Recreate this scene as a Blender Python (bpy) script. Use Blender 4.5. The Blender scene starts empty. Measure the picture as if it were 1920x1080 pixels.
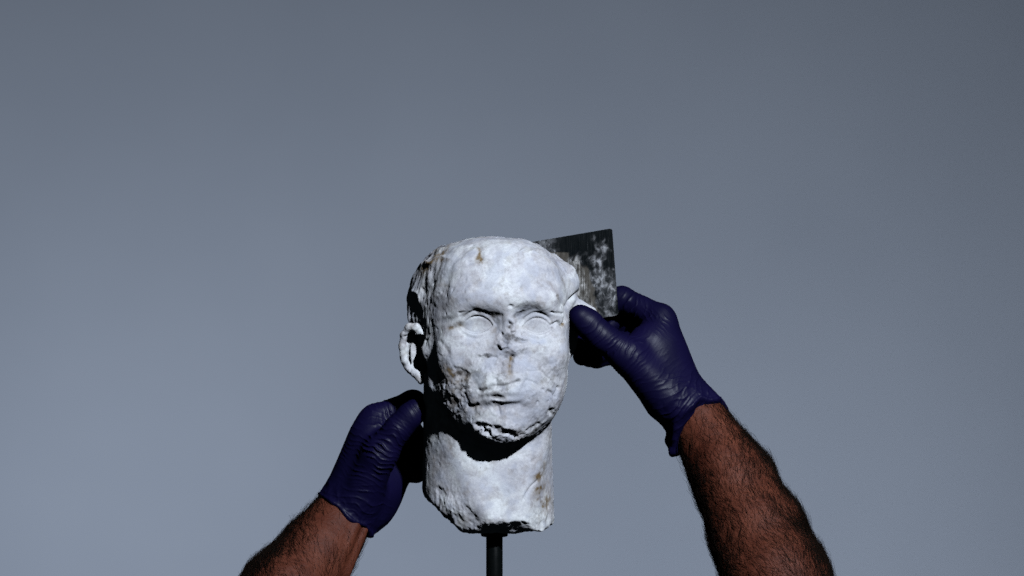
import bpy, bmesh, math, random
import numpy as np

# ------------------------------------------------------------------ scene, camera, light
sc = bpy.context.scene
C = sc.collection
S = 1.0 / 1920.0            # one photo pixel in metres at the plane of the marble head
D = 100.0 / 36.0 / S        # camera distance in the same pixel units
R = math.radians

cam_data = bpy.data.cameras.new('camera')
cam_data.lens = 100; cam_data.sensor_width = 36; cam_data.clip_start = 0.05; cam_data.clip_end = 100
cam = bpy.data.objects.new('camera', cam_data); C.objects.link(cam)
cam.location = (0, -D * S, 0); cam.rotation_euler = (R(90), 0, 0)
sc.camera = cam

w = bpy.data.worlds.new('World'); sc.world = w; w.use_nodes = True
w.node_tree.nodes['Background'].inputs['Color'].default_value = (0.55, 0.8, 1.0, 1)
w.node_tree.nodes['Background'].inputs['Strength'].default_value = 0.004

sc.view_settings.view_transform = 'Standard'; sc.view_settings.look = 'None'
sc.view_settings.gamma = 1; sc.view_settings.exposure = 0
sc.cycles.use_denoising = False; sc.cycles.use_light_tree = False
sc.cycles.max_bounces = 4; sc.cycles.diffuse_bounces = 0; sc.cycles.glossy_bounces = 0


def lamp(name, kind, loc, target, power, colour, **kw):
    d = bpy.data.lights.new(name, kind); d.energy = power; d.color = colour
    for k, v in kw.items(): setattr(d, k, v)
    o = bpy.data.objects.new(name, d); C.objects.link(o)
    from mathutils import Vector
    o.location = loc
    o.rotation_euler = (Vector(target) - Vector(loc)).to_track_quat('-Z', 'Y').to_euler()
    return o


KEY_AZ, KEY_EL, KEY_DIST = R(24), R(34), 3.0
HEAD = (0.0, 0.0, -0.1)
key_pos = (HEAD[0] + KEY_DIST * math.sin(KEY_AZ) * math.cos(KEY_EL),
           HEAD[1] - KEY_DIST * math.cos(KEY_AZ) * math.cos(KEY_EL),
           HEAD[2] + KEY_DIST * math.sin(KEY_EL))
lamp('key_light', 'SPOT', key_pos, HEAD, 450, (0.80, 0.885, 1.0),
     spot_size=R(30), spot_blend=0.5, shadow_soft_size=0.045)
# two softboxes behind the subject wash the paper backdrop from below
BLUE = (0.755, 0.85, 1.0)
lamp('backdrop_light', 'AREA', (0.338, 1.853, -1.413), (2.038, 4.0, 0.372), 34.0, BLUE, shape='DISK', size=0.4)
lamp('backdrop_light', 'AREA', (-1.135, 2.198, -0.969), (-1.861, 4.0, 0.657), 22.6, BLUE, shape='DISK', size=0.4)


# ------------------------------------------------------------------ numpy helpers
def V(px, py, y=0.0):
    """photo pixel + distance behind the head plane (pixel units) -> local px-unit point"""
    k = 1 + y / D
    return np.array([(px - 960) * k, y, (540 - py) * k])


_rng = np.random.default_rng(12345)
_perm = np.concatenate([_rng.permutation(256)] * 3).astype(np.int32)
_grad = _rng.uniform(-1, 1, (256, 3)).astype(np.float32)


def noise(p, scale, seed=0):
    """gradient noise, p (N,3) -> (N,) about -1..1"""
    q = (p / scale + np.array([seed * 7.31, seed * 3.17, seed * 5.73]) % 97.0 + 64.0)
    fl = np.floor(q); f = (q - fl).astype(np.float32); i = fl.astype(np.int32) & 255
    u = f * f * f * (f * (f * 6 - 15) + 10)
    out = np.zeros(len(p), np.float32)
    for dx in (0, 1):
        wx = u[:, 0] if dx else 1 - u[:, 0]; a = _perm[i[:, 0] + dx]; fx = f[:, 0] - dx
        for dy in (0, 1):
            wxy = wx * (u[:, 1] if dy else 1 - u[:, 1]); b = _perm[a + i[:, 1] + dy]; fy = f[:, 1] - dy
            for dz in (0, 1):
                g = _grad[_perm[b + i[:, 2] + dz]]
                out += wxy * (u[:, 2] if dz else 1 - u[:, 2]) * (g[:, 0] * fx + g[:, 1] * fy + g[:, 2] * (f[:, 2] - dz))
    return out.astype(np.float64) * 1.5


def fbm(p, scale, octaves=4, seed=0, gain=0.5):
    o = np.zeros(len(p)); a = 1.0
    for k in range(octaves):
        o += a * noise(p, scale / 2 ** k, seed + k * 17); a *= gain
    return o


def ridged(p, scale, octaves=4, seed=0, gain=0.5):
    o = np.zeros(len(p)); a = 1.0
    for k in range(octaves):
        o += a * (1 - 2 * np.abs(noise(p, scale / 2 ** k, seed + k * 31))); a *= gain
    return o


def ss(a, b, x):
    t = np.clip((x - a) / (b - a), 0, 1); return t * t * (3 - 2 * t)


def smin(a, b, k):
    h = np.maximum(k - np.abs(a - b), 0) / k
    return np.minimum(a, b) - h * h * k * 0.25


def smax(a, b, k): return -smin(-a, -b, k)


def cone(p, a, b, r1, r2):
    a0, a1, a2 = (float(k) for k in a); b0, b1, b2 = float(b[0]) - a0, float(b[1]) - a1, float(b[2]) - a2
    x, y, z = p[:, 0] - a0, p[:, 1] - a1, p[:, 2] - a2
    t = np.clip((x * b0 + y * b1 + z * b2) * (1.0 / (b0 * b0 + b1 * b1 + b2 * b2)), 0, 1)
    x -= t * b0; y -= t * b1; z -= t * b2
    return np.sqrt(x * x + y * y + z * z) - (r1 + (r2 - r1) * t)


def ell(p, c, r, e=2.0, rot=None):
    x, y, z = p[:, 0] - float(c[0]), p[:, 1] - float(c[1]), p[:, 2] - float(c[2])
    if rot is not None:
        x, y, z = (x * float(rot[0, k]) + y * float(rot[1, k]) + z * float(rot[2, k]) for k in range(3))
    x = x / float(r[0]); y = y / float(r[1]); z = z / float(r[2])
    if e == 2.0:
        k0 = np.sqrt(x * x + y * y + z * z) + 1e-9
        x /= float(r[0]); y /= float(r[1]); z /= float(r[2])
        return k0 * (k0 - 1) / (np.sqrt(x * x + y * y + z * z) + 1e-9)
    k = (np.abs(x) ** e + np.abs(y) ** e + np.abs(z) ** e) ** (1 / e)
    return (k - 1) * (float(min(r)) * 1.1)


def chain(p, pts, k=10):
    d = None
    for (a, ra), (b, rb) in zip(pts[:-1], pts[1:]):
        c = cone(p, a, b, ra, rb)
        d = c if d is None else smin(d, c, k)
    return d


def mesh_sdf(f, lo, hi, h):
    """surface nets over a sparse grid"""
    B = 8; f_ = f; f = lambda q: f_(np.asfortranarray(q, dtype=np.float32))
    lo = np.array(lo, float); hi = np.array(hi, float)
    nb = np.ceil((hi - lo) / (h * B)).astype(int)
    cb = np.stack(np.meshgrid(*[np.arange(n) for n in nb], indexing='ij'), -1).reshape(-1, 3)
    cd = f(lo + (cb + 0.5) * B * h)
    G = np.repeat(np.repeat(np.repeat(cd.reshape(nb).astype(np.float32), B, 0), B, 1), B, 2)
    act = cb[np.abs(cd) < B * h * 0.87 * 1.3 + 4]
    off = np.stack(np.meshgrid(*[np.arange(B)] * 3, indexing='ij'), -1).reshape(-1, 3)
    for s in range(0, len(act), 300):
        idx = (act[s:s + 300, None, :] * B + off[None]).reshape(-1, 3)
        G[idx[:, 0], idx[:, 1], idx[:, 2]] = f(lo + idx * h)
    sgn = G < 0
    n = np.array(G.shape)
    mixed = np.zeros(n - 1, bool); c0 = sgn[:-1, :-1, :-1]
    for dx in (0, 1):
        for dy in (0, 1):
            for dz in (0, 1):
                mixed |= (sgn[dx:n[0] - 1 + dx, dy:n[1] - 1 + dy, dz:n[2] - 1 + dz] != c0)
    cells = np.argwhere(mixed)
    vid = -np.ones(n - 1, np.int64); vid[cells[:, 0], cells[:, 1], cells[:, 2]] = np.arange(len(cells))
    co = [(x, y, z) for x in (0, 1) for y in (0, 1) for z in (0, 1)]
    vals = {c: G[cells[:, 0] + c[0], cells[:, 1] + c[1], cells[:, 2] + c[2]] for c in co}
    acc = np.zeros((len(cells), 3)); cnt = np.zeros(len(cells))
    for a in co:
        for ax in range(3):
            if a[ax] == 0:
                b = list(a); b[ax] = 1; b = tuple(b)
                va, vb = vals[a], vals[b]
                m = (va < 0) != (vb < 0)
                t = np.where(m, va / np.where(m, va - vb, 1), 0)
                pt = np.tile(np.array(a, float), (len(cells), 1)); pt[:, ax] += t
                acc[m] += pt[m]; cnt[m] += 1
    v = lo + (cells + acc / cnt[:, None]) * h
    quads = []
    for ax in range(3):
        u, w_ = [(1, 2), (2, 0), (0, 1)][ax]
        sl0 = [slice(1, n[k] - 1) for k in range(3)]; sl1 = list(sl0)
        sl0[ax] = slice(0, n[ax] - 1); sl1[ax] = slice(1, n[ax])
        s0 = sgn[tuple(sl0)]; s1 = sgn[tuple(sl1)]
        e = np.argwhere(s0 != s1)
        flip = s1[e[:, 0], e[:, 1], e[:, 2]]
        st = np.array([1, 1, 1]); st[ax] = 0
        e = e + st
        du = np.zeros(3, int); du[u] = 1; dw = np.zeros(3, int); dw[w_] = 1
        q = np.stack([vid[tuple((e - du - dw).T)], vid[tuple((e - dw).T)], vid[tuple(e.T)], vid[tuple((e - du).T)]], 1)
        q[flip] = q[flip][:, ::-1]
        quads.append(q)
    q = np.concatenate(quads)
    q = q[(q >= 0).all(1)]
    d = f(v); e_ = h * 0.5        # settle the vertices on the surface
    g = np.stack([f(v + np.eye(3)[k] * e_) - d for k in range(3)], 1) / e_
    gg = (g * g).sum(1) + 0.05
    v = v - np.clip(d / gg, -h, h)[:, None] * g
    return v, q


def normals(v, q):
    fn = np.cross(v[q[:, 2]] - v[q[:, 0]], v[q[:, 3]] - v[q[:, 1]])
    n = np.zeros_like(v)
    for k in range(4):
        for a in range(3): n[:, a] += np.bincount(q[:, k], fn[:, a], len(v))
    return n / (np.linalg.norm(n, axis=1)[:, None] + 1e-12)


def relax(v, q, it=1, amt=0.5):
    for _ in range(it):
        s = np.zeros_like(v); c = np.zeros(len(v))
        for k in range(4):
            a, b = q[:, k], q[:, (k + 1) % 4]
            for ax in range(3):
                s[:, ax] += np.bincount(a, v[b, ax], len(v)) + np.bincount(b, v[a, ax], len(v))
            c += np.bincount(a, minlength=len(v)) + np.bincount(b, minlength=len(v))
        v = v + (s / c[:, None] - v) * amt
    return v


TERM = 0.05


def to_object(name, v, faces, mat, parent=None, origin=None, nrm=None, attrs=None, smooth=True):
    """v in px units -> one mesh object in metres"""
    used = np.unique(faces)
    remap = np.zeros(len(v), np.int64); remap[used] = np.arange(len(used))
    faces = remap[faces]; vv = v[used] * S
    org = np.zeros(3) if origin is None else np.asarray(origin, float)
    me = bpy.data.meshes.new(name)
    k = faces.shape[1]
    me.vertices.add(len(vv)); me.vertices.foreach_set('co', (vv - org).astype(np.float32).ravel())
    me.loops.add(faces.size); me.loops.foreach_set('vertex_index', faces.astype(np.int32).ravel())
    me.polygons.add(len(faces))
    me.polygons.foreach_set('loop_start', np.arange(0, faces.size, k, dtype=np.int32))
    me.polygons.foreach_set('loop_total', np.full(len(faces), k, np.int32))
    me.update(calc_edges=True)
    me.polygons.foreach_set('use_smooth', np.full(len(faces), smooth))
    if attrs:
        for an, av in attrs.items():
            at = me.attributes.new(an, 'FLOAT_COLOR', 'POINT')
            c4 = np.ones((len(used), 4), np.float32); c4[:, :3] = av[used]
            at.data.foreach_set('color', c4.ravel())
    if nrm is not None:
        me.normals_split_custom_set_from_vertices(nrm[used].astype(np.float32).tolist())
    me.materials.append(mat)
    o = bpy.data.objects.new(name, me); C.objects.link(o)
    if parent is not None: o.parent = parent
    o.cycles.shadow_terminator_offset = TERM
    return o


def thing(name, label, cat, loc):
    o = bpy.data.objects.new(name, None); C.objects.link(o)
    o.location = loc; o.empty_display_size = 0.05
    o['label'] = label; o['category'] = cat
    return o


# ------------------------------------------------------------------ materials
def new_mat(name):
    m = bpy.data.materials.new(name); m.use_nodes = True
    nt = m.node_tree; return m, nt, nt.nodes['Principled BSDF']


def nd(nt, kind, **kw):
    n = nt.nodes.new(kind)
    for k, v in kw.items():
        if k in n.inputs: n.inputs[k].default_value = v
        else: setattr(n, k, v)
    return n


def ramp(nt, fac, stops):
    r = nt.nodes.new('ShaderNodeValToRGB'); e = r.color_ramp.elements
    while len(e) < len(stops): e.new(0.5)
    for el, (p, c) in zip(e, stops): el.position = p; el.color = (*c, 1) if len(c) == 3 else c
    nt.links.new(fac, r.inputs['Fac']); return r.outputs['Color']


def mixc(nt, fac, a, b, blend='MIX'):
    m = nt.nodes.new('ShaderNodeMix'); m.data_type = 'RGBA'; m.blend_type = blend
    for sock, val in ((m.inputs[0], fac), (m.inputs[6], a), (m.inputs[7], b)):
        if hasattr(val, 'is_linked'): nt.links.new(val, sock)
        elif isinstance(val, (int, float)): sock.default_value = val
        else: sock.default_value = (*val, 1)
    return m.outputs[2]


def tex_noise(nt, scale, detail=4, rough=0.55, vec=None, distort=0.0):
    n = nd(nt, 'ShaderNodeTexNoise', Scale=scale, Detail=detail, Roughness=rough, Distortion=distort)
    if vec is not None: nt.links.new(vec, n.inputs['Vector'])
    return n.outputs['Fac']


def coords(nt): return nt.nodes.new('ShaderNodeTexCoord').outputs['Object']


def bump(nt, height, bsdf, dist, strength=1.0, prev=None):
    b = nd(nt, 'ShaderNodeBump', Strength=strength, Distance=dist)
    nt.links.new(height, b.inputs['Height'])
    if prev is not None: nt.links.new(prev, b.inputs['Normal'])
    nt.links.new(b.outputs['Normal'], bsdf.inputs['Normal']); return b.outputs['Normal']


def mat_marble():
    m, nt, b = new_mat('weathered_marble'); co = coords(nt)
    base = ramp(nt, tex_noise(nt, 28, 6, 0.6, co, 0.4), [(0.32, (0.44, 0.44, 0.49)), (0.48, (0.65, 0.64, 0.665)), (0.64, (0.83, 0.84, 0.84))])
    blot = ramp(nt, tex_noise(nt, 75, 5, 0.65, co, 0.6), [(0.50, (0, 0, 0)), (0.68, (1, 1, 1))])
    base = mixc(nt, mixc(nt, 0.7, (0, 0, 0), blot), base, (0.42, 0.385, 0.385))
    grain = ramp(nt, tex_noise(nt, 420, 3, 0.6, co), [(0.35, (0.86, 0.86, 0.87)), (0.6, (1, 1, 1))])
    base = mixc(nt, 1.0, base, grain, 'MULTIPLY')
    spots = nd(nt, 'ShaderNodeTexVoronoi', Scale=190.0); nt.links.new(co, spots.inputs['Vector'])
    sp = ramp(nt, spots.outputs['Distance'], [(0.05, (1, 1, 1)), (0.13, (0, 0, 0))])
    sel = ramp(nt, tex_noise(nt, 60, 2, 0.5, co), [(0.58, (0, 0, 0)), (0.64, (1, 1, 1))])
    base = mixc(nt, mixc(nt, 1.0, sp, sel, 'MULTIPLY'), base, (0.22, 0.19, 0.18))
    at = nd(nt, 'ShaderNodeAttribute', attribute_name='stain')
    sep = nt.nodes.new('ShaderNodeSeparateColor'); nt.links.new(at.outputs['Color'], sep.inputs['Color'])
    base = mixc(nt, sep.outputs['Red'], base, (0.20, 0.135, 0.065))
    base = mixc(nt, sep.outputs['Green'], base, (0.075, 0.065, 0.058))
    base = mixc(nt, sep.outputs['Blue'], base, (0.50, 0.52, 0.60))
    nt.links.new(base, b.inputs['Base Color'])
    b.inputs['Roughness'].default_value = 0.62; b.inputs['Specular IOR Level'].default_value = 0.3
    n1 = bump(nt, tex_noise(nt, 260, 5, 0.6, co), b, 0.0006, 0.5)
    bump(nt, tex_noise(nt, 900, 2, 0.6, co), b, 0.0002, 0.3, n1)
    return m


def mat_glove():
    m, nt, b = new_mat('nitrile_glove'); co = coords(nt)
    c = ramp(nt, tex_noise(nt, 22, 3, 0.5, co), [(0.35, (0.0038, 0.0030, 0.0235)), (0.65, (0.0060, 0.0042, 0.033))])
    nt.links.new(c, b.inputs['Base Color'])
    b.inputs['Roughness'].default_value = 0.46; b.inputs['Specular IOR Level'].default_value = 0.2
    n1 = bump(nt, tex_noise(nt, 70, 3, 0.5, co, 0.4), b, 0.0012, 0.12)
    bump(nt, tex_noise(nt, 1300, 2, 0.5, co), b, 0.0002, 0.35, n1)
    return m


def mat_skin():
    m, nt, b = new_mat('tanned_skin'); co = coords(nt)
    c = ramp(nt, tex_noise(nt, 30, 5, 0.6, co, 0.5), [(0.3, (0.085, 0.022, 0.012)), (0.72, (0.170, 0.053, 0.030))])
    pores = ramp(nt, tex_noise(nt, 240, 5, 0.7, co, 0.6), [(0.32, (0.72, 0.70, 0.70)), (0.62, (1.05, 1.02, 1.0))])
    c = mixc(nt, 1.0, c, pores, 'MULTIPLY')
    nt.links.new(c, b.inputs['Base Color'])
    b.inputs['Roughness'].default_value = 0.5; b.inputs['Specular IOR Level'].default_value = 0.14
    n1 = bump(nt, tex_noise(nt, 300, 5, 0.65, co), b, 0.0012, 0.7)
    bump(nt, tex_noise(nt, 1400, 2, 0.6, co), b, 0.0002, 0.4, n1)
    return m


def mat_hair():
    m, nt, b = new_mat('black_hair')
    b.inputs['Base Color'].default_value = (0.010, 0.006, 0.004, 1)
    b.inputs['Roughness'].default_value = 0.6; b.inputs['Specular IOR Level'].default_value = 0.06
    return m


def mat_black_metal():
    m, nt, b = new_mat('black_painted_steel'); co = coords(nt)
    b.inputs['Base Color'].default_value = (0.003, 0.004, 0.004, 1); b.inputs['Specular IOR Level'].default_value = 0.1
    r = ramp(nt, tex_noise(nt, 120, 3, 0.5, co), [(0.3, (0.28,) * 3), (0.7, (0.42,) * 3)])
    nt.links.new(r, b.inputs['Roughness'])
    bump(nt, tex_noise(nt, 500, 2, 0.5, co), b, 0.0002, 0.4)
    return m


def mat_plate():
    m, nt, b = new_mat('scuffed_dark_steel'); co = coords(nt)
    at = nd(nt, 'ShaderNodeAttribute', attribute_name='film')
    sep = nt.nodes.new('ShaderNodeSeparateColor'); nt.links.new(at.outputs['Color'], sep.inputs['Color'])
    mp = nd(nt, 'ShaderNodeMapping'); mp.inputs['Scale'].default_value = (900, 900, 40); nt.links.new(co, mp.inputs['Vector'])
    brush = tex_noise(nt, 1.0, 4, 0.6, mp.outputs['Vector'])
    mp2 = nd(nt, 'ShaderNodeMapping'); mp2.inputs['Scale'].default_value = (200, 200, 130); nt.links.new(co, mp2.inputs['Vector'])
    smear = tex_noise(nt, 1.0, 8, 0.62, mp2.outputs['Vector'], 0.5)
    dark = ramp(nt, brush, [(0.42, (0.003, 0.005, 0.006)), (0.62, (0.012, 0.014, 0.015)), (0.78, (0.07, 0.075, 0.08))])
    chalk = ramp(nt, smear, [(0.34, (0.014, 0.017, 0.019)), (0.49, (0.12, 0.12, 0.125)), (0.63, (0.50, 0.50, 0.52))])
    tan = ramp(nt, brush, [(0.3, (0.07, 0.06, 0.05)), (0.55, (0.14, 0.125, 0.105)), (0.75, (0.36, 0.33, 0.29))])
    c = mixc(nt, sep.outputs['Red'], dark, chalk)
    c = mixc(nt, sep.outputs['Green'], c, tan)
    c = mixc(nt, sep.outputs['Blue'], c, ramp(nt, mixc(nt, 0.55, brush, smear), [(0.42, (0.04, 0.036, 0.032)), (0.5, (0.25, 0.24, 0.225)), (0.60, (0.72, 0.70, 0.68))]))
    nt.links.new(c, b.inputs['Base Color'])
    b.inputs['Metallic'].default_value = 0.1; b.inputs['Specular IOR Level'].default_value = 0.15; b.inputs['Roughness'].default_value = 0.5
    n1 = bump(nt, brush, b, 0.0003, 0.5)
    bump(nt, smear, b, 0.0006, 0.4, n1)
    return m


def mat_backdrop():
    m, nt, b = new_mat('grey_backdrop_paper'); co = coords(nt)
    c = ramp(nt, tex_noise(nt, 1.3, 4, 0.5, co), [(0.35, (0.40, 0.425, 0.47)), (0.65, (0.43, 0.455, 0.50))])
    nt.links.new(c, b.inputs['Base Color'])
    b.inputs['Roughness'].default_value = 0.9; b.inputs['Specular IOR Level'].default_value = 0.05
    return m


MARBLE, GLOVE, SKIN, HAIR = mat_marble(), mat_glove(), mat_skin(), mat_hair()
STEEL, PLATE, PAPER = mat_black_metal(), mat_plate(), mat_backdrop()

# ------------------------------------------------------------------ backdrop (setting)
YB = 4.0
nx_, nz_ = 120, 80
xs = np.linspace(-5.5, 5.5, nx_); zs = np.linspace(-3.2, 3.2, nz_)
bx, bz = np.meshgrid(xs, zs)
by = YB + 0.01 * np.sin(bx * 1.1 + 0.6)            # paper hangs with a faint wave
bv = np.stack([bx, by, bz], -1).reshape(-1, 3) / S
ii = np.arange(nx_ * nz_).reshape(nz_, nx_)
bq = np.stack([ii[:-1, :-1], ii[:-1, 1:], ii[1:, 1:], ii[1:, :-1]], -1).reshape(-1, 4)
bd = to_object('backdrop', bv, bq, PAPER); bd['kind'] = 'structure'

# ------------------------------------------------------------------ marble head
def head_sdf(p):
    X, Y, Zz = p[:, 0], p[:, 1], p[:, 2]
    d = ell(p, V(916, 573, 74), (152, 168, 129), 2.25)                      # upper skull
    d = smin(d, ell(p, V(915, 640, 112), (122, 128, 120)), 30)             # back of the head
    n = np.array([0.57, 0.0, 0.82]); d = smax(d, (p - V(1002, 465, 70)) @ n, 14)
    n = np.array([-0.78, -0.62, 0.05]); d = smax(d, (p - V(796, 600, -8)) @ (n / np.linalg.norm(n)), 16)
    # the face narrows towards the chin
    tp = p.copy(order='F'); tk = ss(-170, -300, Zz)
    tp[:, 0] = (X + 18) * (1 + np.where(X < -18, 0.13, 0.20) * tk) - 18
    face = ell(tp, V(940, 630, -2), (126, 99, 180), 2.75)
    d = smin(d, face, 22)
    d = smin(d, chain(p, [(V(836, 505, 6), 24), (V(821, 600, -8), 23), (V(817, 655, -14), 21), (V(822, 722, -20), 19)], 12), 14)       # smooth band at the temple
    jaw = ell(tp, V(940, 744, -20), (112, 84, 86), 2.3)
    d = smin(d, jaw, 28)
    d = smin(d, ell(p, V(938, 796, -78), (46, 34, 33)), 28)                # chin
    d = smin(d, ell(p, V(948, 560, -82), (92, 28, 23)), 26)                # brow ridge
    d = smin(d, ell(p, V(940, 716, -90), (54, 28, 46)), 32)                # muzzle
    d = smin(d, ell(p, V(862, 664, -64), (36, 24, 34)), 30)
    d = smin(d, ell(p, V(1020, 664, -64), (36, 24, 34)), 30)
    d = smax(d, -ell(p, V(896, 608, -118), (38, 30, 22)), 26)              # eye sockets
    d = smax(d, -ell(p, V(1006, 610, -118), (36, 30, 22)), 26)
    d = smin(d, cone(p, V(951, 572, -86), V(957, 642, -82), 13, 28), 16)  # root of the broken nose
    d = smin(d, ell(p, V(1040, 534, 46), (46, 46, 46)), 30)                 # hair over the far ear
    fl = ell(p, V(1066, 620, 50), (18, 26, 52))                            # remains of the far ear
    fl = smin(fl, cone(p, V(1070, 576, 52), V(1108, 586, 52), 24, 11), 10)
    fl = smin(fl, cone(p, V(1060, 640, 46), V(1056, 704, 46), 11, 8), 8)
    d = smin(d, fl, 6)
    q = p.copy(); q[:, 1] = (q[:, 1] - 55) * (126.0 / 102.0)
    nk = cone(q, (V(912, 700, 0)[0], 0, -160), (V(915, 1000, 0)[0], 0, -470), 119, 126) * 0.85
    nk = smin(nk, cone(p, V(856, 800, 0), V(908, 975, -30), 22, 18), 36)    # neck muscles
    nk = smin(nk, cone(p, V(1004, 800, 2), V(965, 985, -26), 20, 18), 40)
    def plane(pt, n):
        n = np.asarray(n, float); n /= np.linalg.norm(n); return (p - pt) @ n
    nk = smax(nk, plane(V(930, 992, 20), (0.02, 0.10, -1)), 6)             # broken lower edge
    nk = smax(nk, plane(V(842, 974, 0), (-0.72, -0.05, -0.80)), 8)
    nk = smax(nk, plane(V(860, 946, -42), (-0.36, -0.85, -0.38)), 6)
    nk = smax(nk, plane(V(950, 984, -40), (0.05, -0.55, -0.85)), 5)
    nk = smax(nk, plane(V(1034, 985, 20), (0.75, -0.1, -0.66)), 8)
    return smin(d, nk, 10)


def px_of(p, y0=-85.0):
    k = 1 + y0 / D
    return p[:, 0] / k + 960, 540 - p[:, 2] / k


def gauss(x, y, cx, cy, rx, ry, ang=0.0):
    c, s = math.cos(R(ang)), math.sin(R(ang))
    u = (x - cx) * c + (y - cy) * s; v = -(x - cx) * s + (y - cy) * c
    return np.exp(-(u / rx) ** 2 - (v / ry) ** 2)


def chip(x, y, wn, cx, cy, rx, ry, ang=0.0, edge=0.25):
    """flat-bottomed break with a ragged rim; wn is a warp noise"""
    c, s = math.cos(R(ang)), math.sin(R(ang))
    u = (x - cx) * c + (y - cy) * s; v = -(x - cx) * s + (y - cy) * c
    r = np.sqrt((u / rx) ** 2 + (v / ry) ** 2) + 0.35 * wn
    return 1 - ss(1 - edge, 1 + edge, r)


def crease(x, y, pts, width):
    d = np.full(len(x), 1e9)
    for (ax, ay), (bx_, by_) in zip(pts[:-1], pts[1:]):
        dx, dy = bx_ - ax, by_ - ay
        t = np.clip(((x - ax) * dx + (y - ay) * dy) / (dx * dx + dy * dy), 0, 1)
        d = np.minimum(d, np.hypot(x - ax - t * dx, y - ay - t * dy))
    return np.exp(-(d / width) ** 2)


EYES = [(894.5, 611, 29, 19, 13, 1.0), (1008, 614, 27, 18, 12, -1.0)]


def almond(x, y, e):
    cx, cy, hw, hu, hl, side = e
    t = np.clip((x - cx) / hw, -1.4, 1.4)
    prof = np.sign(1 - t * t) * np.abs(1 - t * t) ** 0.85
    up = cy - hu * prof - 1.5 * side * t; lo = cy + hl * prof - 1.5 * side * t
    return np.maximum(up - y, y - lo)


hv, hq = mesh_sdf(head_sdf, (-200, -150, -480), (165, 265, 110), 1.7)
n0 = normals(hv, hq)
px, py = px_of(hv)
front = ss(0.05, 0.45, -n0[:, 1])
wn = fbm(hv, 16, 3, 5); wn2 = fbm(hv, 9, 2, 11)
wx, wy = px + 2.2 * fbm(hv, 14, 2, 21), py + 2.2 * fbm(hv, 14, 2, 22)
is_neck = ss(800, 850, py) * ss(-90, -45, hv[:, 1] - 0.0 * py)
dsp = np.zeros(len(hv))
# --- carved features
eye_field = []
for e in EYES:
    a = almond(px, py, e); eye_field.append(a)
    ins = 1 - ss(-1.2, 1.2, a)
    t = ((px - e[0]) / e[2]) ** 2 + ((py - e[1] + 3) / 17) ** 2
    dsp += front * ins * (-4.6 + 6.4 * np.sqrt(np.clip(1 - 0.9 * t, 0, 1)))
    upper = py < e[1] - 2
    dsp += front * ins * 2.4 * np.clip((e[1] - py) / 16, -1, 1)      # the ball leans in under the upper lid
    rim = np.exp(-((a - 4.0) / 3.4) ** 2)
    dsp += front * rim * np.where(upper, 2.2, 1.8) * np.exp(-((px - e[0]) / (e[2] * 1.1)) ** 4)
    dsp -= front * np.exp(-((a - 10.5) / 2.2) ** 2) * np.where(upper, 1.9, 0.7) * np.exp(-((px - e[0]) / (e[2] * 1.0)) ** 4)
    dsp -= front * 1.2 * np.exp(-((a + 0.2) / 1.3) ** 2) * upper * np.exp(-((px - e[0]) / (e[2] * 1.05)) ** 6)
F = lambda amp, fld: amp * front * fld
# inner eye corners and sides of the nose root
dsp += F(-2.2, gauss(px, py, 931, 606, 9, 22, -4)) + F(-4, gauss(px, py, 975, 606, 9, 20, 6))
dsp += F(-0.7, crease(wx, wy, [(939, 590), (941, 605), (940, 628)], 2.6))
# brow gouges
dsp += F(-0.9, chip(wx, wy, wn, 898, 583, 17, 4.5, 22, 0.6)) + F(-1.8, chip(wx, wy, wn2, 929, 592, 11, 5, 12, 0.6))
dsp += F(-2.8, chip(wx, wy, wn, 990, 577, 21, 8.5, -14, 0.5)) + F(-3, chip(wx, wy, wn2, 974, 591, 10, 4.5, -25, 0.6))
dsp += F(1.3, crease(px, py, [(842, 592), (864, 578), (890, 572), (922, 581)], 9)) + F(1.5, crease(px, py, [(980, 582), (1004, 570), (1030, 574), (1052, 590)], 9))
dsp += F(1.5, gauss(px, py, 870, 583, 28, 8, -14)) + F(2.5, gauss(px, py, 1030, 584, 24, 10, 20))
dsp += F(-2, chip(wx, wy, wn, 858, 612, 14, 4.5, -8, 0.6)) + F(-1.5, chip(wx, wy, wn, 838, 602, 14, 6, -10, 0.6))
dsp += F(-5, crease(wx, wy, [(1034, 608), (1046, 604), (1054, 611), (1060, 600)], 2.6))
dsp += F(-3.5, crease(wx, wy, [(1034, 585), (1044, 588), (1056, 588)], 2.4))
# stump of the nose
dsp += F(-6, chip(wx, wy, wn2, 953, 633, 12, 7, -35, 0.5)) + F(-4.5, chip(wx, wy, wn2, 972, 638, 13, 4.5, 8, 0.5))
nose_r = np.exp(-(((px - 960) / 30) ** 4 + ((py - 645) / 26) ** 4)) * front
dsp += nose_r * (2.2 * (ridged(hv, 20, 4, 47, 0.6) - 1.0))
dsp += F(-4, chip(wx, wy, wn2, 956, 612, 6.5, 6, 40, 0.5)) + F(-3, chip(wx, wy, wn2, 962, 623, 5, 3, -20))
dsp += F(4, gauss(px, py, 962, 655, 26, 9)) + F(-5, crease(wx, wy, [(932, 648), (940, 657), (950, 652)], 2.2))
dsp += F(-4, chip(wx, wy, wn, 912, 666, 7, 4)) + F(-3, crease(wx, wy, [(898, 668), (912, 667), (930, 670)], 2))
dsp += F(-3.5, crease(wx, wy, [(961, 668), (958, 682), (957, 697)], 3))
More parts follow.
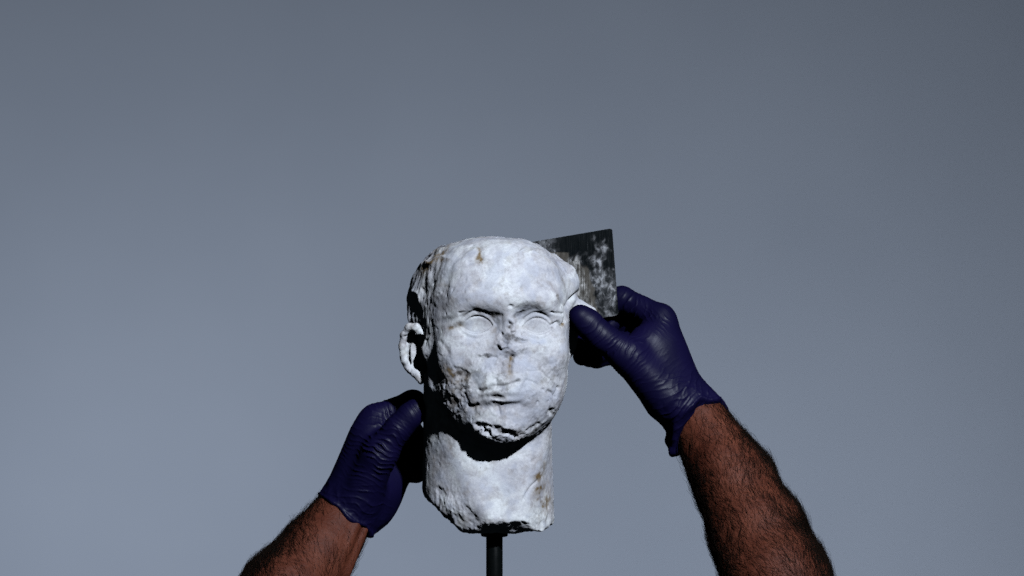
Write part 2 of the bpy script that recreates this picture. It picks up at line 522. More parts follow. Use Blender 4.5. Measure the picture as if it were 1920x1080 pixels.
# mouth
dsp += F(4, gauss(px, py, 937, 734, 40, 8)) + F(4, gauss(px, py, 942, 749, 30, 7))
dsp += F(-3.6, crease(wx, wy, [(899, 733), (912, 729), (925, 723)], 4.0)) + F(-2.6, crease(wx, wy, [(930, 711), (931, 724)], 3.0))
dsp += F(-3.0, crease(wx, wy, [(933, 723), (950, 722), (964, 718), (974, 714)], 3.6)) + F(-3.5, gauss(px, py, 970, 715, 5, 4))
dsp += F(-3.8, chip(wx, wy, wn2, 934, 743, 12, 4.5, 4, 0.5)) + F(-2.4, crease(wx, wy, [(925, 753), (940, 757), (975, 756)], 4.6))
dsp += F(-2.5, crease(wx, wy, [(934, 762), (936, 774)], 2)) + F(-3.5, gauss(px, py, 936, 762, 44, 7))
dsp += F(-3.5, gauss(px, py, 888, 715, 10, 34, -22)) + F(-3.0, gauss(px, py, 990, 712, 10, 34, 20))
# ruined left cheek
rough_cheek = np.exp(-(((px - 850) / 34) ** 4 + ((py - 738) / 50) ** 4))
dsp += front * rough_cheek * (1.9 * ridged(hv, 22, 4, 41, 0.65) - 2.6)
dsp += F(-3.5, chip(wx, wy, wn2, 866, 700, 14, 7, 30, 0.5)) + F(-3.5, chip(wx, wy, wn, 848, 752, 7, 16, -24, 0.5))
dsp += F(-1.8, chip(wx, wy, wn2, 868, 745, 6, 18, -30, 0.6)) + F(-1.2, crease(wx, wy, [(862, 712), (872, 740), (884, 766), (896, 780)], 5))
dsp += F(5, gauss(px, py, 846, 735, 7, 20, 4)) + F(-5, crease(wx, wy, [(878, 760), (888, 763), (894, 758)], 3))
dsp += F(-2, chip(wx, wy, wn, 832, 672, 9, 20, 12, 0.6)) + F(-1.2, crease(wx, wy, [(826, 640), (838, 660), (846, 676)], 3.5))
# broken chin
dsp += F(-6.5, chip(wx, wy, wn2, 940, 807, 22, 6, 14, 0.6)) + F(-6, chip(wx, wy, wn2, 902, 797, 14, 5, 4, 0.45))
dsp += F(-7, chip(wx, wy, wn2, 960, 815, 13, 5, 22, 0.5)) + F(-7, chip(wx, wy, wn2, 912, 808, 11, 5.5, 20))
chin_r = np.exp(-(((px - 930) / 55) ** 4 + ((py - 812) / 20) ** 4)) * ss(-0.25, 0.2, -n0[:, 1])
dsp += chin_r * 3.6 * (ridged(hv, 26, 4, 77, 0.6) - 0.8)
dsp += F(-4, chip(wx, wy, wn2, 1034, 772, 6, 7, 0, 0.5)) + F(-4, crease(wx, wy, [(1030, 734), (1040, 745), (1046, 728)], 3))
dsp += F(-3, crease(wx, wy, [(1000, 800), (990, 808), (1010, 796)], 3))
# --- far-side temple: crease that parts ear and face
dsp -= 7 * crease(px, py, [(1063, 596), (1064, 576), (1073, 562), (1092, 546)], 4.0) * ss(-0.3, 0.2, -n0[:, 1])
dsp -= 4 * crease(px, py, [(1046, 555), (1056, 572)], 2.2) * front
# --- hair locks on the near side and crown
hair = ss(846, 806, px - 14 * ss(560, 470, py)) * ss(745, 690, py) * ss(-140, -60, hv[:, 1] * 1.0 - 60)
ph = hv[:, 1] * 0.075 + hv[:, 0] * 0.11 + 1.6 * fbm(hv, 55, 2, 61) + hv[:, 2] * 0.012
dsp += hair * (5.5 * (1 - np.abs(np.sin(ph))) ** 1.3 - 2.0 + 2.0 * fbm(hv * np.array([1, 1, 0.35]), 14, 3, 63))
band = gauss(px, py, 812, 610, 9, 60, 5)
dsp += band * 2.5
crown = ss(550, 490, py) * ss(-20, 40, hv[:, 1] + 0 * px) + 0.5 * ss(500, 460, py)
dsp += crown * (2.2 * fbm(hv, 40, 3, 71) + 3.2 * (ridged(hv, 30, 3, 72) - 0.8) * ss(940, 1010, px))
dsp -= F(2.2, crease(wx, wy, [(905, 452), (870, 470), (848, 490), (838, 520), (832, 545)], 7))
dsp -= F(2.4, crease(px, py, [(900, 462), (903, 485), (880, 492)], 5))
dsp -= 3.5 * crease(px, py, [(1000, 462), (1040, 485), (1078, 520)], 5) * (0.5 + wn) * front
# --- surface wear everywhere
smooth_eye = 1 - 0.85 * np.clip(sum(1 - ss(0, 9, a) for a in eye_field), 0, 1)
smooth_neck = 1 - 0.6 * ss(855, 875, py) * (1 - ss(960, 985, py)) * (1 - ss(860, 830, px)) * (1 - ss(985, 1005, px))
wear = smooth_eye * smooth_neck
dsp += wear * (1.0 * fbm(hv, 46, 2, 1) + 0.55 * fbm(hv, 15, 3, 2, 0.6))
pits = np.clip(noise(hv, 11, 91) - 0.42, 0, 1) * np.clip(noise(hv, 60, 92) + 0.45, 0, 1)
dsp -= wear * 9 * pits
lowface = ss(640, 690, py) * (1 - ss(830, 850, py)) * front
dsp += lowface * wear * (0.75 * (ridged(hv, 24, 3, 95) - 0.9))
dsp -= lowface * 0.9 * ss(0.90, 0.99, 1 - np.abs(noise(hv, 34, 97))) * ss(-0.1, 0.3, noise(hv, 50, 98))
# --- broken edge of the neck
brk = ss(0.30, 0.72, -n0[:, 2]) * ss(885, 925, py) + 0.9 * gauss(px, py, 845, 955, 36, 34) * (px < 905) + 0.7 * gauss(px, py, 1020, 975, 16, 18)
brk = np.clip(brk, 0, 1)
dsp += brk * (4.0 * fbm(hv, 48, 2, 81) + 2.4 * (ridged(hv * np.array([1, 1, 0.6]), 24, 4, 82, 0.6) - 0.9))
dsp -= F(2.6, chip(wx, wy, wn2, 880, 968, 9, 22, -40, 0.6)) + F(2.5, chip(wx, wy, wn2, 826, 930, 7, 13, -40, 0.5))
dsp += ss(0.6, 0.2, -n0[:, 1]) * ss(700, 760, py) * 0.7 * (ridged(hv, 26, 3, 84) - 0.8)
dsp -= 2.5 * crease(px, py, [(1008, 905), (996, 915), (986, 930), (982, 938)], 2.0) * front
hv = hv + n0 * dsp[:, None]
hv = relax(hv, hq, 1, 0.25)
n1 = normals(hv, hq)
# --- stains: red = ochre, green = dark crust plus painted shade around brow, nose bridge and mouth, blue = bluish vein
st = np.zeros((len(hv), 3))
mott = ss(-0.15, 0.45, fbm(hv, 12, 3, 101))
def ochre(cx, cy, rx, ry, ang, amt): st[:, 0] += 1.3 * amt * gauss(wx, wy, cx, cy, rx * 1.2, ry * 1.2, ang) * (0.5 + 1.1 * mott) * front
for a in [(900, 488, 7, 6, 20, 0.8), (899, 472, 3, 12, -5, 0.5), (834, 488, 7, 3, 0, 0.9), (828, 534, 10, 3, 0, 0.45), (818, 476, 24, 8, -42, 0.9), (806, 482, 18, 7, -45, 0.6), (790, 500, 14, 8, -55, 0.4),
          (957, 676, 3.5, 10, 6, 0.75), (955, 700, 6, 9, 0, 0.35), (1002, 898, 6, 4, -30, 0.9), (1012, 925, 6, 12, 20, 0.95), (1014, 890, 5, 16, 20, 0.6),
          (1022, 950, 10, 16, 0, 0.5), (1033, 890, 4, 40, 0, 0.4), (843, 845, 5, 12, 0, 0.35), (920, 535, 14, 8, 10, 0.16), (855, 612, 16, 5, -5, 0.55),
          (852, 703, 22, 8, 20, 0.5), (840, 715, 6, 20, 0, 0.35), (891, 762, 5, 4, 0, 0.7), (1056, 608, 3, 7, 20, 0.6), (1048, 560, 2, 8, -25, 0.5),
          (840, 980, 10, 10, 0, 0.3), (868, 978, 8, 6, 0, 0.4)]: ochre(*a)
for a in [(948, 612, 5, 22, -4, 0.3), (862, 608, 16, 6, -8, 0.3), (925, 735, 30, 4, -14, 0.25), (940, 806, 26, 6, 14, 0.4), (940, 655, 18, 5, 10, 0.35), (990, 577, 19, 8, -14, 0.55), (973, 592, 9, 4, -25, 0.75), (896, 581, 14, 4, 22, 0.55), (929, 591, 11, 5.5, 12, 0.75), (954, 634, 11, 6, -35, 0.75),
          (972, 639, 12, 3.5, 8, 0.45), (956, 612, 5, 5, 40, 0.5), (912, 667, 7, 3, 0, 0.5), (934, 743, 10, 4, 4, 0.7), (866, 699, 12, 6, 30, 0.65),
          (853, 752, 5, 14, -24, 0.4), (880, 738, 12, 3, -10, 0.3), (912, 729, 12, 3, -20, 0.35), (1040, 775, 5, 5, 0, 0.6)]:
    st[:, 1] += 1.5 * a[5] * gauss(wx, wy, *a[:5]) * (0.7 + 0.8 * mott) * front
for a in [(1012, 640, 16, 6, -5, 0.6), (985, 690, 18, 30, 10, 0.3), (920, 900, 40, 16, -15, 0.3), (1010, 520, 30, 10, 20, 0.25), (1000, 750, 30, 24, 0, 0.35), (955, 470, 30, 8, 0, 0.25)]:
    st[:, 2] += a[5] * gauss(wx, wy, *a[:5]) * front
grime = ss(0.05, 0.55, fbm(hv, 20, 4, 131, 0.65)) * (0.20 + 0.30 * lowface + 0.25 * rough_cheek)
st[:, 1] += grime * ss(-0.4, 0.4, noise(hv, 70, 133)) * smooth_eye * smooth_neck
st[:, 2] += 0.45 * ss(0.0, 0.5, fbm(hv, 36, 3, 141))
st[:, 1] += 0.42 * rough_cheek * front * ss(-0.2, 0.5, fbm(hv, 14, 4, 135, 0.65)) + 0.35 * gauss(px, py, 845, 960, 40, 36) * ss(-0.1, 0.6, fbm(hv, 16, 4, 137, 0.65))
st[:, 0] += 0.3 * rough_cheek * front * mott
st[:, 0] += 0.22 * ss(0.25, 0.7, fbm(hv, 26, 4, 151, 0.6))
st[:, 0] += 0.45 * hair * ss(0.0, 0.5, fbm(hv, 30, 3, 120)) * ss(560, 470, py)
st = np.clip(st, 0, 1)

base = V(910, 1000, 40) * S
head = thing('marble_head', 'weathered white marble portrait head with broken nose and neck on a black rod', 'sculpture', base)
fc = hv[hq].mean(1); fpx, fpy = px_of(fc)
fn = n1[hq].mean(1)
m_eye = [(almond(fpx, fpy, e) < 0.3) & (fn[:, 1] < -0.2) for e in EYES]
jawline = 778 + 62 * np.exp(-((fpx - 935) / 80) ** 4)
m_neck = (fpy > jawline) & (fc[:, 1] > -52 + 0 * fpx) | (fpy > 862)
m_neck &= ~(m_eye[0] | m_eye[1])
m_head = ~(m_neck | m_eye[0] | m_eye[1])
A = {'stain': st}
ho = to_object('head', hv, hq[m_head], MARBLE, head, base, n1, A)
for m_ in m_eye: to_object('eye', hv, hq[m_], MARBLE, ho, base, n1, A)
to_object('neck', hv, hq[m_neck], MARBLE, head, base, n1, A)

# --- the near ear
def ear_sdf(p):
    p = p + np.array([0, 16, 0])
    hel = [(V(791, 642, 14), 5.5), (V(790, 626, 10), 7), (V(781, 614, 9), 8), (V(768, 613, 15), 7.5), (V(758, 627, 22), 6.5), (V(755, 650, 28), 6),
           (V(759, 676, 30), 6), (V(768, 692, 34), 6.5), (V(777, 700, 30), 7)]
    d = chain(p, hel, 5)
    d = smin(d, chain(p, [(V(780, 698, 28), 8), (V(787, 706, 22), 8), (V(790, 714, 20), 6)], 4), 6)        # broken lobe
    rot = np.array([[0.80, -0.60, 0], [0.60, 0.80, 0], [0, 0, 1]])
    d = smin(d, ell(p, V(785, 656, 50), (38, 13, 48), 2.0, rot), 8)                                          # bowl
    d = smin(d, chain(p, [(V(776, 640, 36), 4.5), (V(771, 660, 40), 5), (V(776, 684, 36), 6)], 5), 7)        # inner fold
    d = smax(d, -ell(p, V(789, 648, 16), (13, 24, 24)), 4)
    d = smax(d, -chain(p, [(V(783, 630, 16), 6), (V(771, 627, 20), 5.5), (V(766, 642, 28), 4.5), (V(765, 662, 31), 4.5), (V(768, 680, 31), 4)], 3), 3)
    return d
ev, eq = mesh_sdf(ear_sdf, (-240, -20, -210), (-120, 130, -50), 1.5)
en = normals(ev, eq)
ev = ev + en * (1.6 * fbm(ev, 16, 3, 33) - 5 * np.clip(noise(ev, 9, 34) - 0.4, 0, 1))[:, None]
ev = relax(ev, eq, 1, 0.25)
est = np.zeros((len(ev), 3)); est[:, 0] = 0.3 * ss(0.1, 0.6, fbm(ev, 14, 3, 35))
to_object('ear', ev, eq, MARBLE, head, base, None, {'stain': est})

# ------------------------------------------------------------------ black rod that carries the head
stand = thing('display_rod', 'black metal rod with small flange rising under the marble neck', 'stand', V(927, 1400, 30) * S)
def lathe(name, prof, cx, cy, parent, mat, seg=48):
    me = bpy.data.meshes.new(name); bm = bmesh.new(); rings = []
    for r, z in prof:
        rings.append([bm.verts.new((cx + r * math.cos(2 * math.pi * k / seg), cy + r * math.sin(2 * math.pi * k / seg), z)) for k in range(seg)])
    for a, b in zip(rings[:-1], rings[1:]):
        for k in range(seg): bm.faces.new((a[k], a[(k + 1) % seg], b[(k + 1) % seg], b[k]))
    bm.faces.new(rings[0][::-1]); bm.faces.new(rings[-1])
    for f in bm.faces: f.smooth = len(f.verts) == 4
    bmesh.ops.recalc_face_normals(bm, faces=bm.faces)
    bm.to_mesh(me); bm.free(); me.materials.append(mat)
    o = bpy.data.objects.new(name, me); C.objects.link(o); o.parent = parent
    return o
zb = stand.location.z
Z = lambda y: V(0, y, 30)[2] * S - zb
lathe('rod', [(15.6 * S, 0), (15.6 * S, Z(1008)), (14.8 * S, Z(1006.5)), (14.8 * S, Z(960))], 0, 0, stand, STEEL)
lathe('flange', [(15.7 * S, Z(1007)), (24 * S, Z(1005.5)), (25.5 * S, Z(1003.5)), (25.5 * S, Z(1001)), (23 * S, Z(999)), (21 * S, Z(986)), (15.7 * S, Z(985))], 0, 0, stand, STEEL)

# ------------------------------------------------------------------ metal plate
c_tr, c_br, c_tl = V(1147.5, 428, 84), V(1159.5, 591, 84), V(975, 457.5, 128)
ux = (c_tl - c_tr); W_ = np.linalg.norm(ux); ux /= W_
uz = (c_br - c_tr); H_ = np.linalg.norm(uz); uz /= H_
un = np.cross(ux, uz); un /= np.linalg.norm(un)
if un[1] > 0: un = -un
NU, NV, rc = 150, 140, 5.0
gu, gv = np.meshgrid(np.linspace(0, W_, NU), np.linspace(0, H_, NV), indexing='ij')
# round the corners by pulling the outermost points in
du_ = np.minimum(gu, W_ - gu); dv_ = np.minimum(gv, H_ - gv)
inside = (du_ < rc) & (dv_ < rc)
ru, rv = rc - du_, rc - dv_
ln = np.hypot(ru, rv) + 1e-9; mx = np.maximum(ru, rv)
sc_ = np.where(inside, mx / ln, 1)
fu = np.where(inside, rc - ru * sc_, du_); fv = np.where(inside, rc - rv * sc_, dv_)
gu = np.where(gu < W_ / 2, fu, W_ - fu); gv = np.where(gv < H_ / 2, fv, H_ - fv)
flat = c_tr + gu.reshape(-1, 1) * ux + gv.reshape(-1, 1) * uz
thick = 3.2
fr, bk = flat + un * thick / 2, flat - un * thick / 2
pv = np.concatenate([fr, bk]); gi = np.arange(NU * NV).reshape(NU, NV)
f1 = np.stack([gi[:-1, :-1], gi[1:, :-1], gi[1:, 1:], gi[:-1, 1:]], -1).reshape(-1, 4)
rim = np.concatenate([gi[:, 0], gi[-1, 1:], gi[-2::-1, -1], gi[0, -2:0:-1]]); rim2 = np.roll(rim, -1)
f3 = np.stack([rim, rim2, rim2 + NU * NV, rim + NU * NV], 1)
f2 = f1[:, ::-1] + NU * NV
pq = np.concatenate([f1, f2, f3])
tst = np.cross(pv[f1[5, 1]] - pv[f1[5, 0]], pv[f1[5, 2]] - pv[f1[5, 0]])
if tst @ un < 0: pq = pq[:, ::-1]
k = 1 + pv[:, 1] / D
ppx, ppy = pv[:, 0] / k + 960, 540 - pv[:, 2] / k      # only to place the residue on the plate where it is seen
film = np.zeros((len(pv), 3))
wv = fbm(pv, 26, 4, 201)
wpx, wpy = ppx + 7 * wv, ppy + 7 * fbm(pv, 22, 4, 207)
cl = ss(-0.1, 0.75, 0.9 * fbm(pv, 44, 5, 211, 0.62) + 0.75 * np.exp(-((ppx - 1105) / 26) ** 2 - ((ppy - 485) / 14) ** 2) + 0.8 * np.exp(-((ppx - 1132) / 24) ** 2 - ((ppy - 570) / 24) ** 2)
        + 0.6 * np.exp(-((ppx - 1150) / 10) ** 2 - ((ppy - 535) / 22) ** 2) - 0.45 * ss(472, 445, ppy) - 0.35 * ss(1120, 1150, ppx) * ss(520, 480, ppy))
film[:, 0] = cl
film[:, 0] = np.maximum(film[:, 0], 0.9 * np.exp(-((wpx - 1110) / 4) ** 2 - ((wpy - 446) / 4) ** 2))
film[:, 0] = np.maximum(film[:, 0], 0.55 * ss(1060, 1000, ppx) * ss(475, 465, ppy))
film[:, 1] = ss(1068, 1062, ppx + 1.2 * wv) * ss(471, 474, ppy + 2 * wv) * ss(505, 498, ppy)
strip = ss(0, 5, wpx - (1058 + 0.25 * (wpy - 490))) * ss(0, 6, (1092 + 0.26 * (wpy - 490)) - wpx) * ss(478, 490, wpy)
film[:, 2] = strip * (0.45 + 0.55 * ss(-0.2, 0.3, wv)); film[:, 1] = np.maximum(film[:, 1], 0.8 * ss(0, 4, ppx - 1080) * ss(0, 5, 1106 + 0.22 * (wpy - 500) - wpx) * ss(490, 500, wpy))
pb = (c_br * S)
plate = to_object('metal_plate', pv, pq, PLATE, None, pb, None, {'film': np.clip(film, 0, 1)}, smooth=False)
plate.location = pb
plate['label'] = 'dark square metal plate smeared with chalky residue, held behind the marble head'
plate['category'] = 'metal plate'

# ------------------------------------------------------------------ person: two forearms in nitrile gloves
person = thing('person', 'person reaching up from below with two hairy forearms in dark purple gloves', 'person', V(960, 1500, -200) * S)
PB = np.array(person.location)


def axis_frame(axis_pts):
    a = np.array([q for q, _ in axis_pts]); return a


def plane_d(p, pt, n):
    n = np.asarray(n, float); n = n / np.linalg.norm(n); return (p - pt) @ n


def wrinkle(p, c, t, lt, ll, wave, amp, seed, bend=0.0, lat=None):
    """folds across direction t, fading out from c"""
    t = np.asarray(t, float); t = t / np.linalg.norm(t)
    r = p - c; dt = r @ t; rest = r - dt[:, None] * t
    dl = np.sqrt((rest ** 2).sum(1))
    lat = np.array([t[2], 0, -t[0]]) if lat is None else np.asarray(lat, float)
    s_ = r @ lat
    ph = (dt + bend * s_ * s_ / 100 + 13 * noise(p, 46, seed) + 3.0 * noise(p, 15, seed + 1)) * math.pi / wave
    fold = (1 - np.abs(np.sin(ph))) ** 2.6
    env = np.exp(-(dt / lt) ** 2 - (dl / ll) ** 2) * np.clip(0.75 + 1.6 * noise(p, 26, seed + 2), 0.0, 1.6)
    return amp * env * (fold - 0.3)


# ---- hand on the photo's right
RA = [(V(1304, 775, 62), 46), (V(1318, 803, 56), 49), (V(1345, 852, 36), 60), (V(1376, 904, 10), 71), (V(1421, 1000, -45), 84), (V(1455, 1090, -100), 93), (V(1520, 1260, -200), 100)]
def r_arm(p):
    d = chain(p, RA, 30)
    # radial muscle belly and the flat of the wrist
    d = smin(d, cone(p, V(1350, 880, -8), V(1432, 1060, -92), 34, 50), 40)
    return d
def r_hand(p):
    th = chain(p, [(V(1088, 594, 2), 23), (V(1104, 608, 2), 25), (V(1128, 632, 4), 26), (V(1180, 669, 14), 33), (V(1247, 744, 30), 42)], 14)
    ix = chain(p, [(V(1294, 758, 64), 34), (V(1244, 604, 78), 25), (V(1238, 595, 80), 25), (V(1166, 562, 124), 24.5), (V(1118, 588, 132), 21), (V(1100, 600, 122), 18)], 10)
    md = chain(p, [(V(1296, 768, 90), 34), (V(1236, 618, 118), 25), (V(1156, 602, 158), 23), (V(1104, 624, 138), 20), (V(1090, 648, 96), 18)], 10)
    rg = chain(p, [(V(1292, 770, 110), 32), (V(1230, 642, 130), 24), (V(1156, 648, 130), 22), (V(1108, 664, 100), 20.5), (V(1092, 668, 84), 18)], 10)
    pk = chain(p, [(V(1286, 775, 120), 30), (V(1224, 665, 150), 22), (V(1166, 664, 150), 19), (V(1118, 672, 124), 17.5), (V(1106, 672, 104), 16)], 10)
    d = smin(smin(ix, md, 8), smin(rg, pk, 8), 8)
    web = smin(ell(p, V(1225, 668, 50), (52, 34, 62), 2.0), cone(p, V(1215, 650, 48), V(1278, 755, 58), 30, 46), 30)
    d = smin(d, web, 30)
    d = smin(d, th, 22)
    d = smin(d, chain(p, [(V(1262, 745, 50), 46), (V(1302, 780, 60), 52), (V(1316, 808, 54), 55), (V(1338, 846, 40), 64)], 20), 26)
    # loose roll of cuff hanging at the underside
    cut = plane_d(p, V(1288, 774, 5), (0.525, -0.65, -0.552)) + 3.5 * np.sin(p[:, 0] * 0.11 + p[:, 1] * 0.05)
    d = smax(d, cut, 2)
    d = smin(d, chain(p, [(V(1262, 806, 56), 9), (V(1260, 826, 52), 11), (V(1267, 840, 52), 10), (V(1276, 838, 62), 9)], 5), 7)
    return d
gv1, gq1 = mesh_sdf(r_hand, (70, -80, -340), (420, 220, 20), 1.5)
gn = normals(gv1, gq1)
tx = np.array([0.74, 0.05, -0.67])
dw = wrinkle(gv1, V(1168, 660, -14), tx, 46, 52, 8.5, 2.5, 301, 0.10)
dw += wrinkle(gv1, V(1215, 715, -5), tx + np.array([0, 0, -0.3]), 34, 50, 11, 1.3, 305, -0.1)
dw += wrinkle(gv1, V(1120, 622, -14), tx, 30, 34, 13, 1.5, 311)
dw += wrinkle(gv1, V(1190, 588, 80), (1, 0.1, -0.35), 28, 44, 10, 4.0, 321)
dw += wrinkle(gv1, V(1290, 715, 20), (0.35, 0, -0.95), 30, 70, 13, 1.6, 331, 0.15)
dw += wrinkle(gv1, V(1235, 600, 52), (0.7, 0, 0.7), 22, 34, 8, 1.5, 336)
rax = np.array([0.43, -0.3, -0.85])
cuff = ss(-48, -8, plane_d(gv1, V(1288, 774, 5), (0.525, -0.65, -0.552)))
dw += cuff * (1.8 * (ridged(gv1 * np.array([1, 1, 0.6]), 40, 3, 341) - 0.7) + 1.5)
dw += wrinkle(gv1, V(1290, 765, 10), (0.75, 0, -0.6), 40, 60, 14, 2.6, 345, 0.2)
ccut_r = plane_d(gv1, V(1288, 774, 5), (0.525, -0.65, -0.552)) + 3.5 * np.sin(gv1[:, 0] * 0.11 + gv1[:, 1] * 0.05)
lip = np.exp(-((ccut_r + 2.5) / 2.2) ** 2)
dw += 2.0 * lip + 5 * ss(-16, -1, ccut_r) * np.clip(noise(gv1, 38, 347) + 0.2, 0, 1)
dw += 0.6 * fbm(gv1, 40, 2, 351)
gv1 = relax(gv1 + gn * dw[:, None], gq1, 1, 0.2)

# ---- hand on the photo's left
LA = [(V(662, 950, 104), 48), (V(640, 972, 98), 51), (V(615, 1010, 80), 58), (V(590, 1044, 60), 66), (V(540, 1112, 15), 82), (V(455, 1230, -60), 98)]
def l_arm(p):
    d = chain(p, LA, 30)
    # tendons on the inner side of the wrist
    d = smin(d, cone(p, V(668, 985, 46), V(620, 1085, 6), 7, 12), 9)
    d = smin(d, cone(p, V(684, 994, 62), V(646, 1075, 30), 6, 12), 9)
    return d
def l_hand(p):
    th = chain(p, [(V(780, 768, 36), 20.5), (V(769, 780, 34), 22.5), (V(746, 804, 34), 24), (V(712, 850, 44), 33), (V(676, 925, 72), 40)], 14)
    ix = chain(p, [(V(652, 930, 108), 36), (V(699, 790, 106), 27), (V(705, 785, 104), 27), (V(774, 757, 118), 25), (V(800, 775, 165), 19)], 10)
    md = chain(p, [(V(660, 940, 130), 36), (V(716, 815, 148), 27), (V(772, 812, 185), 22), (V(786, 832, 185), 19)], 10)
    rg = chain(p, [(V(668, 945, 150), 36), (V(730, 850, 180), 25), (V(780, 856, 198), 20), (V(788, 872, 180), 18)], 10)
    pk = chain(p, [(V(676, 950, 160), 34), (V(742, 884, 190), 23), (V(780, 886, 196), 18), (V(788, 886, 175), 16)], 10)
    d = smin(smin(ix, md, 10), smin(rg, pk, 10), 10)
    web = smin(cone(p, V(690, 822, 86), V(655, 925, 96), 36, 44), ell(p, V(704, 842, 78), (34, 32, 44)), 24)
    d = smin(d, web, 26)
    pl = smin(ell(p, V(710, 922, 136), (40, 48, 58), 2.0, None), cone(p, V(744, 888, 160), V(694, 958, 122), 30, 37), 24)
    d = smin(d, pl, 16)
    d = smin(d, th, 12)
    d = smin(d, chain(p, [(V(682, 928, 100), 46), (V(654, 960, 100), 53), (V(630, 994, 92), 59)], 20), 22)
    cut = plane_d(p, V(642, 960, 50), (-0.58, -0.14, -0.80)) + 3.0 * np.sin(p[:, 0] * 0.10 + p[:, 1] * 0.06 + 1)
    return smax(d, cut, 2)
gv2, gq2 = mesh_sdf(l_hand, (-390, -20, -500), (-120, 260, -160), 1.5)
gn = normals(gv2, gq2)
tl = np.array([-0.42, 0.1, -0.9])
dw = wrinkle(gv2, V(702, 850, 20), tl, 50, 62, 10, 5.0, 401, -0.16)
dw += wrinkle(gv2, V(742, 805, 12), (-0.7, 0, -0.7), 26, 34, 12, 2.0, 411)
dw += wrinkle(gv2, V(724, 772, 84), (0.9, 0, 0.42), 28, 40, 10, 3.6, 421, 0.1)
dw += wrinkle(gv2, V(775, 770, 18), (-0.7, 0, -0.7), 14, 26, 9, 1.5, 431)
cpl = plane_d(gv2, V(642, 960, 50), (-0.58, -0.14, -0.80)) + 3.0 * np.sin(gv2[:, 0] * 0.10 + gv2[:, 1] * 0.06 + 1)
cuff = ss(-60, -8, cpl)
dw += cuff * (2.0 * (ridged(gv2, 40, 3, 441) - 0.7) + 1.5) + 2.0 * np.exp(-((cpl + 2.5) / 2.2) ** 2) + 5 * ss(-16, -1, cpl) * np.clip(noise(gv2, 38, 447) + 0.2, 0, 1)
dw += wrinkle(gv2, V(690, 940, 40), (-0.3, 0, -0.95), 30, 60, 17, 2.6, 451, -0.15)
dw += 0.6 * fbm(gv2, 40, 2, 461)
gv2 = relax(gv2 + gn * dw[:, None], gq2, 1, 0.2)

# ---- skin
def skin_mesh(f, lo, hi, seed):
    v, q = mesh_sdf(f, lo, hi, 3.0)
    n = normals(v, q)
    d = 1.2 * fbm(v, 110, 2, seed) + 0.5 * fbm(v, 22, 3, seed + 3)
    return v + n * d[:, None], q
av1, aq1 = skin_mesh(r_arm, (270, -340, -870), (720, 140, -170), 501)
av2, aq2 = skin_mesh(l_arm, (-640, -180, -830), (-220, 190, -360), 511)

SKIN_L = [('bare hairy right forearm rising from the lower right corner', av1, aq1), ('bare hairy left forearm rising from the bottom left', av2, aq2)]
arms = []
for lab, v, q in SKIN_L:
    o = to_object('forearm', v, q, SKIN, person, PB); o['label'] = lab; arms.append(o)
g1 = to_object('glove', gv1, gq1, GLOVE, person, PB); g1['label'] = 'purple nitrile glove on the right hand gripping the metal plate'
g2 = to_object('glove', gv2, gq2, GLOVE, person, PB); g2['label'] = 'dark purple nitrile glove on the left hand steadying the marble neck'


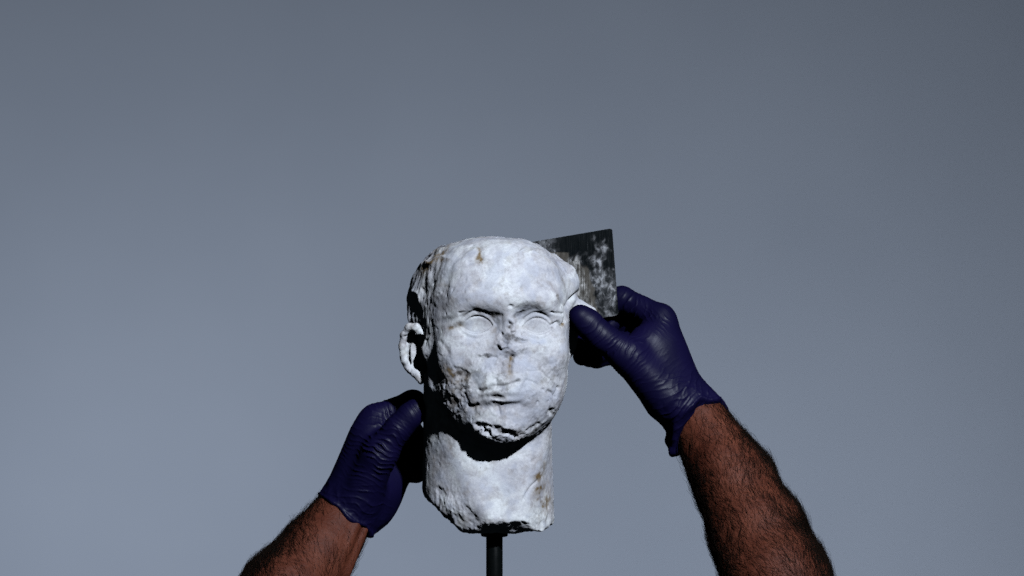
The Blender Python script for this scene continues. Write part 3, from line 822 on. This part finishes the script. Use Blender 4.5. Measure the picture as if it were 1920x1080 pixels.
# ---- arm hair: thin curved strands growing from the skin
def grow_hair(name, v, q, axis, dens, count, seed, parent, cuff_fn, length=(16, 40)):
    rng = np.random.default_rng(seed)
    n = normals(v, q)
    area = np.linalg.norm(np.cross(v[q[:, 2]] - v[q[:, 0]], v[q[:, 3]] - v[q[:, 1]]), axis=1)
    cd_ = cuff_fn(v[q].mean(1))
    wgt = area * dens(v[q].mean(1), n[q].mean(1)) * (cd_ > 4) * (0.35 + 0.65 * ss(0, 130, cd_))
    f = rng.choice(len(q), count, p=wgt / wgt.sum())
    uv = rng.random((count, 2))
    a, b, c, d = (v[q[f, k]] for k in range(4))
    root = (a * (1 - uv[:, :1]) + b * uv[:, :1]) * (1 - uv[:, 1:]) + (d * (1 - uv[:, :1]) + c * uv[:, :1]) * uv[:, 1:]
    nr = n[q[f, 0]]
    ax = np.asarray(axis, float); ax = ax / np.linalg.norm(ax)
    side = np.cross(nr, ax)
    swirl = noise(root, 95, seed) * 1.0 + rng.normal(0, 0.22, count)
    t = ax * np.cos(swirl)[:, None] + side * np.sin(swirl)[:, None]
    t = t - (t * nr).sum(1)[:, None] * nr; t /= np.linalg.norm(t, axis=1)[:, None] + 1e-9
    L = rng.uniform(*length, count) * rng.choice([0.7, 1.0, 1.25], count, p=[.4, .45, .15])
    lift = rng.uniform(0.05, 0.7, count) * rng.choice([0.4, 1.0], count); curl = rng.normal(0, 0.9, count)
    SEG = 5
    pts = [root - nr * 1.0]; pos = root.copy(); bt = np.cross(nr, t)
    for s in range(SEG):
        u = (s + 0.5) / SEG
        dr = t * np.cos(curl * u)[:, None] + bt * np.sin(curl * u)[:, None] + nr * (lift * (1 - 1.5 * u))[:, None]
        pos = pos + dr / np.linalg.norm(dr, axis=1)[:, None] * (L / SEG)[:, None]
        pts.append(pos)
    P = np.stack(pts, 1)                                  # (n, SEG+1, 3)
    rad = np.array([0.22, 0.22, 0.21, 0.19, 0.15, 0.05])
    e1 = bt; e2 = nr
    ring = []
    for k in range(3):
        an = 2 * math.pi * k / 3
        ring.append(P + rad[None, :, None] * (math.cos(an) * e1 + math.sin(an) * e2)[:, None, :])
    vv = np.stack(ring, 2).reshape(-1, 3)                 # n, SEG+1, 3
    base_i = (np.arange(count) * (SEG + 1) * 3)[:, None, None]
    s_i = np.arange(SEG)[None, :, None] * 3; k_i = np.arange(3)[None, None, :]
    k2 = (np.arange(3) + 1) % 3
    i0 = base_i + s_i + k_i; i1 = base_i + s_i + k2[None, None, :]
    qq = np.stack([i0, i1, i1 + 3, i0 + 3], -1).reshape(-1, 4)
    o = to_object(name, vv, qq, HAIR, parent, PB)
    o['kind'] = 'stuff'
    return o


def dens_r(c, n):
    patch = np.clip(0.8 + 0.55 * noise(c, 45, 603), 0.3, 1.3)
    return (0.6 + 2.2 * ss(-0.1, 0.9, n[:, 0]) + 0.5 * ss(0.2, 0.8, -n[:, 0])) * patch
def dens_l(c, n):
    patch = np.clip(0.8 + 0.55 * noise(c, 45, 613), 0.3, 1.3)
    return (0.3 + 2.4 * ss(0.0, 0.9, -n[:, 0] * 0.8 + n[:, 2] * 0.4) + 0.2 * ss(0.4, 0.9, n[:, 0])) * patch
ccut1 = lambda p: plane_d(p, V(1288, 774, 5), (0.525, -0.65, -0.552))
ccut2 = lambda p: plane_d(p, V(642, 960, 50), (-0.58, -0.14, -0.80))
grow_hair('arm_hair', av1, aq1, (-0.15, 0.2, 0.4), dens_r, 25000, 7, arms[0], ccut1)
grow_hair('arm_hair', av2, aq2, (-0.1, 0.2, 0.6), dens_l, 12500, 9, arms[1], ccut2)
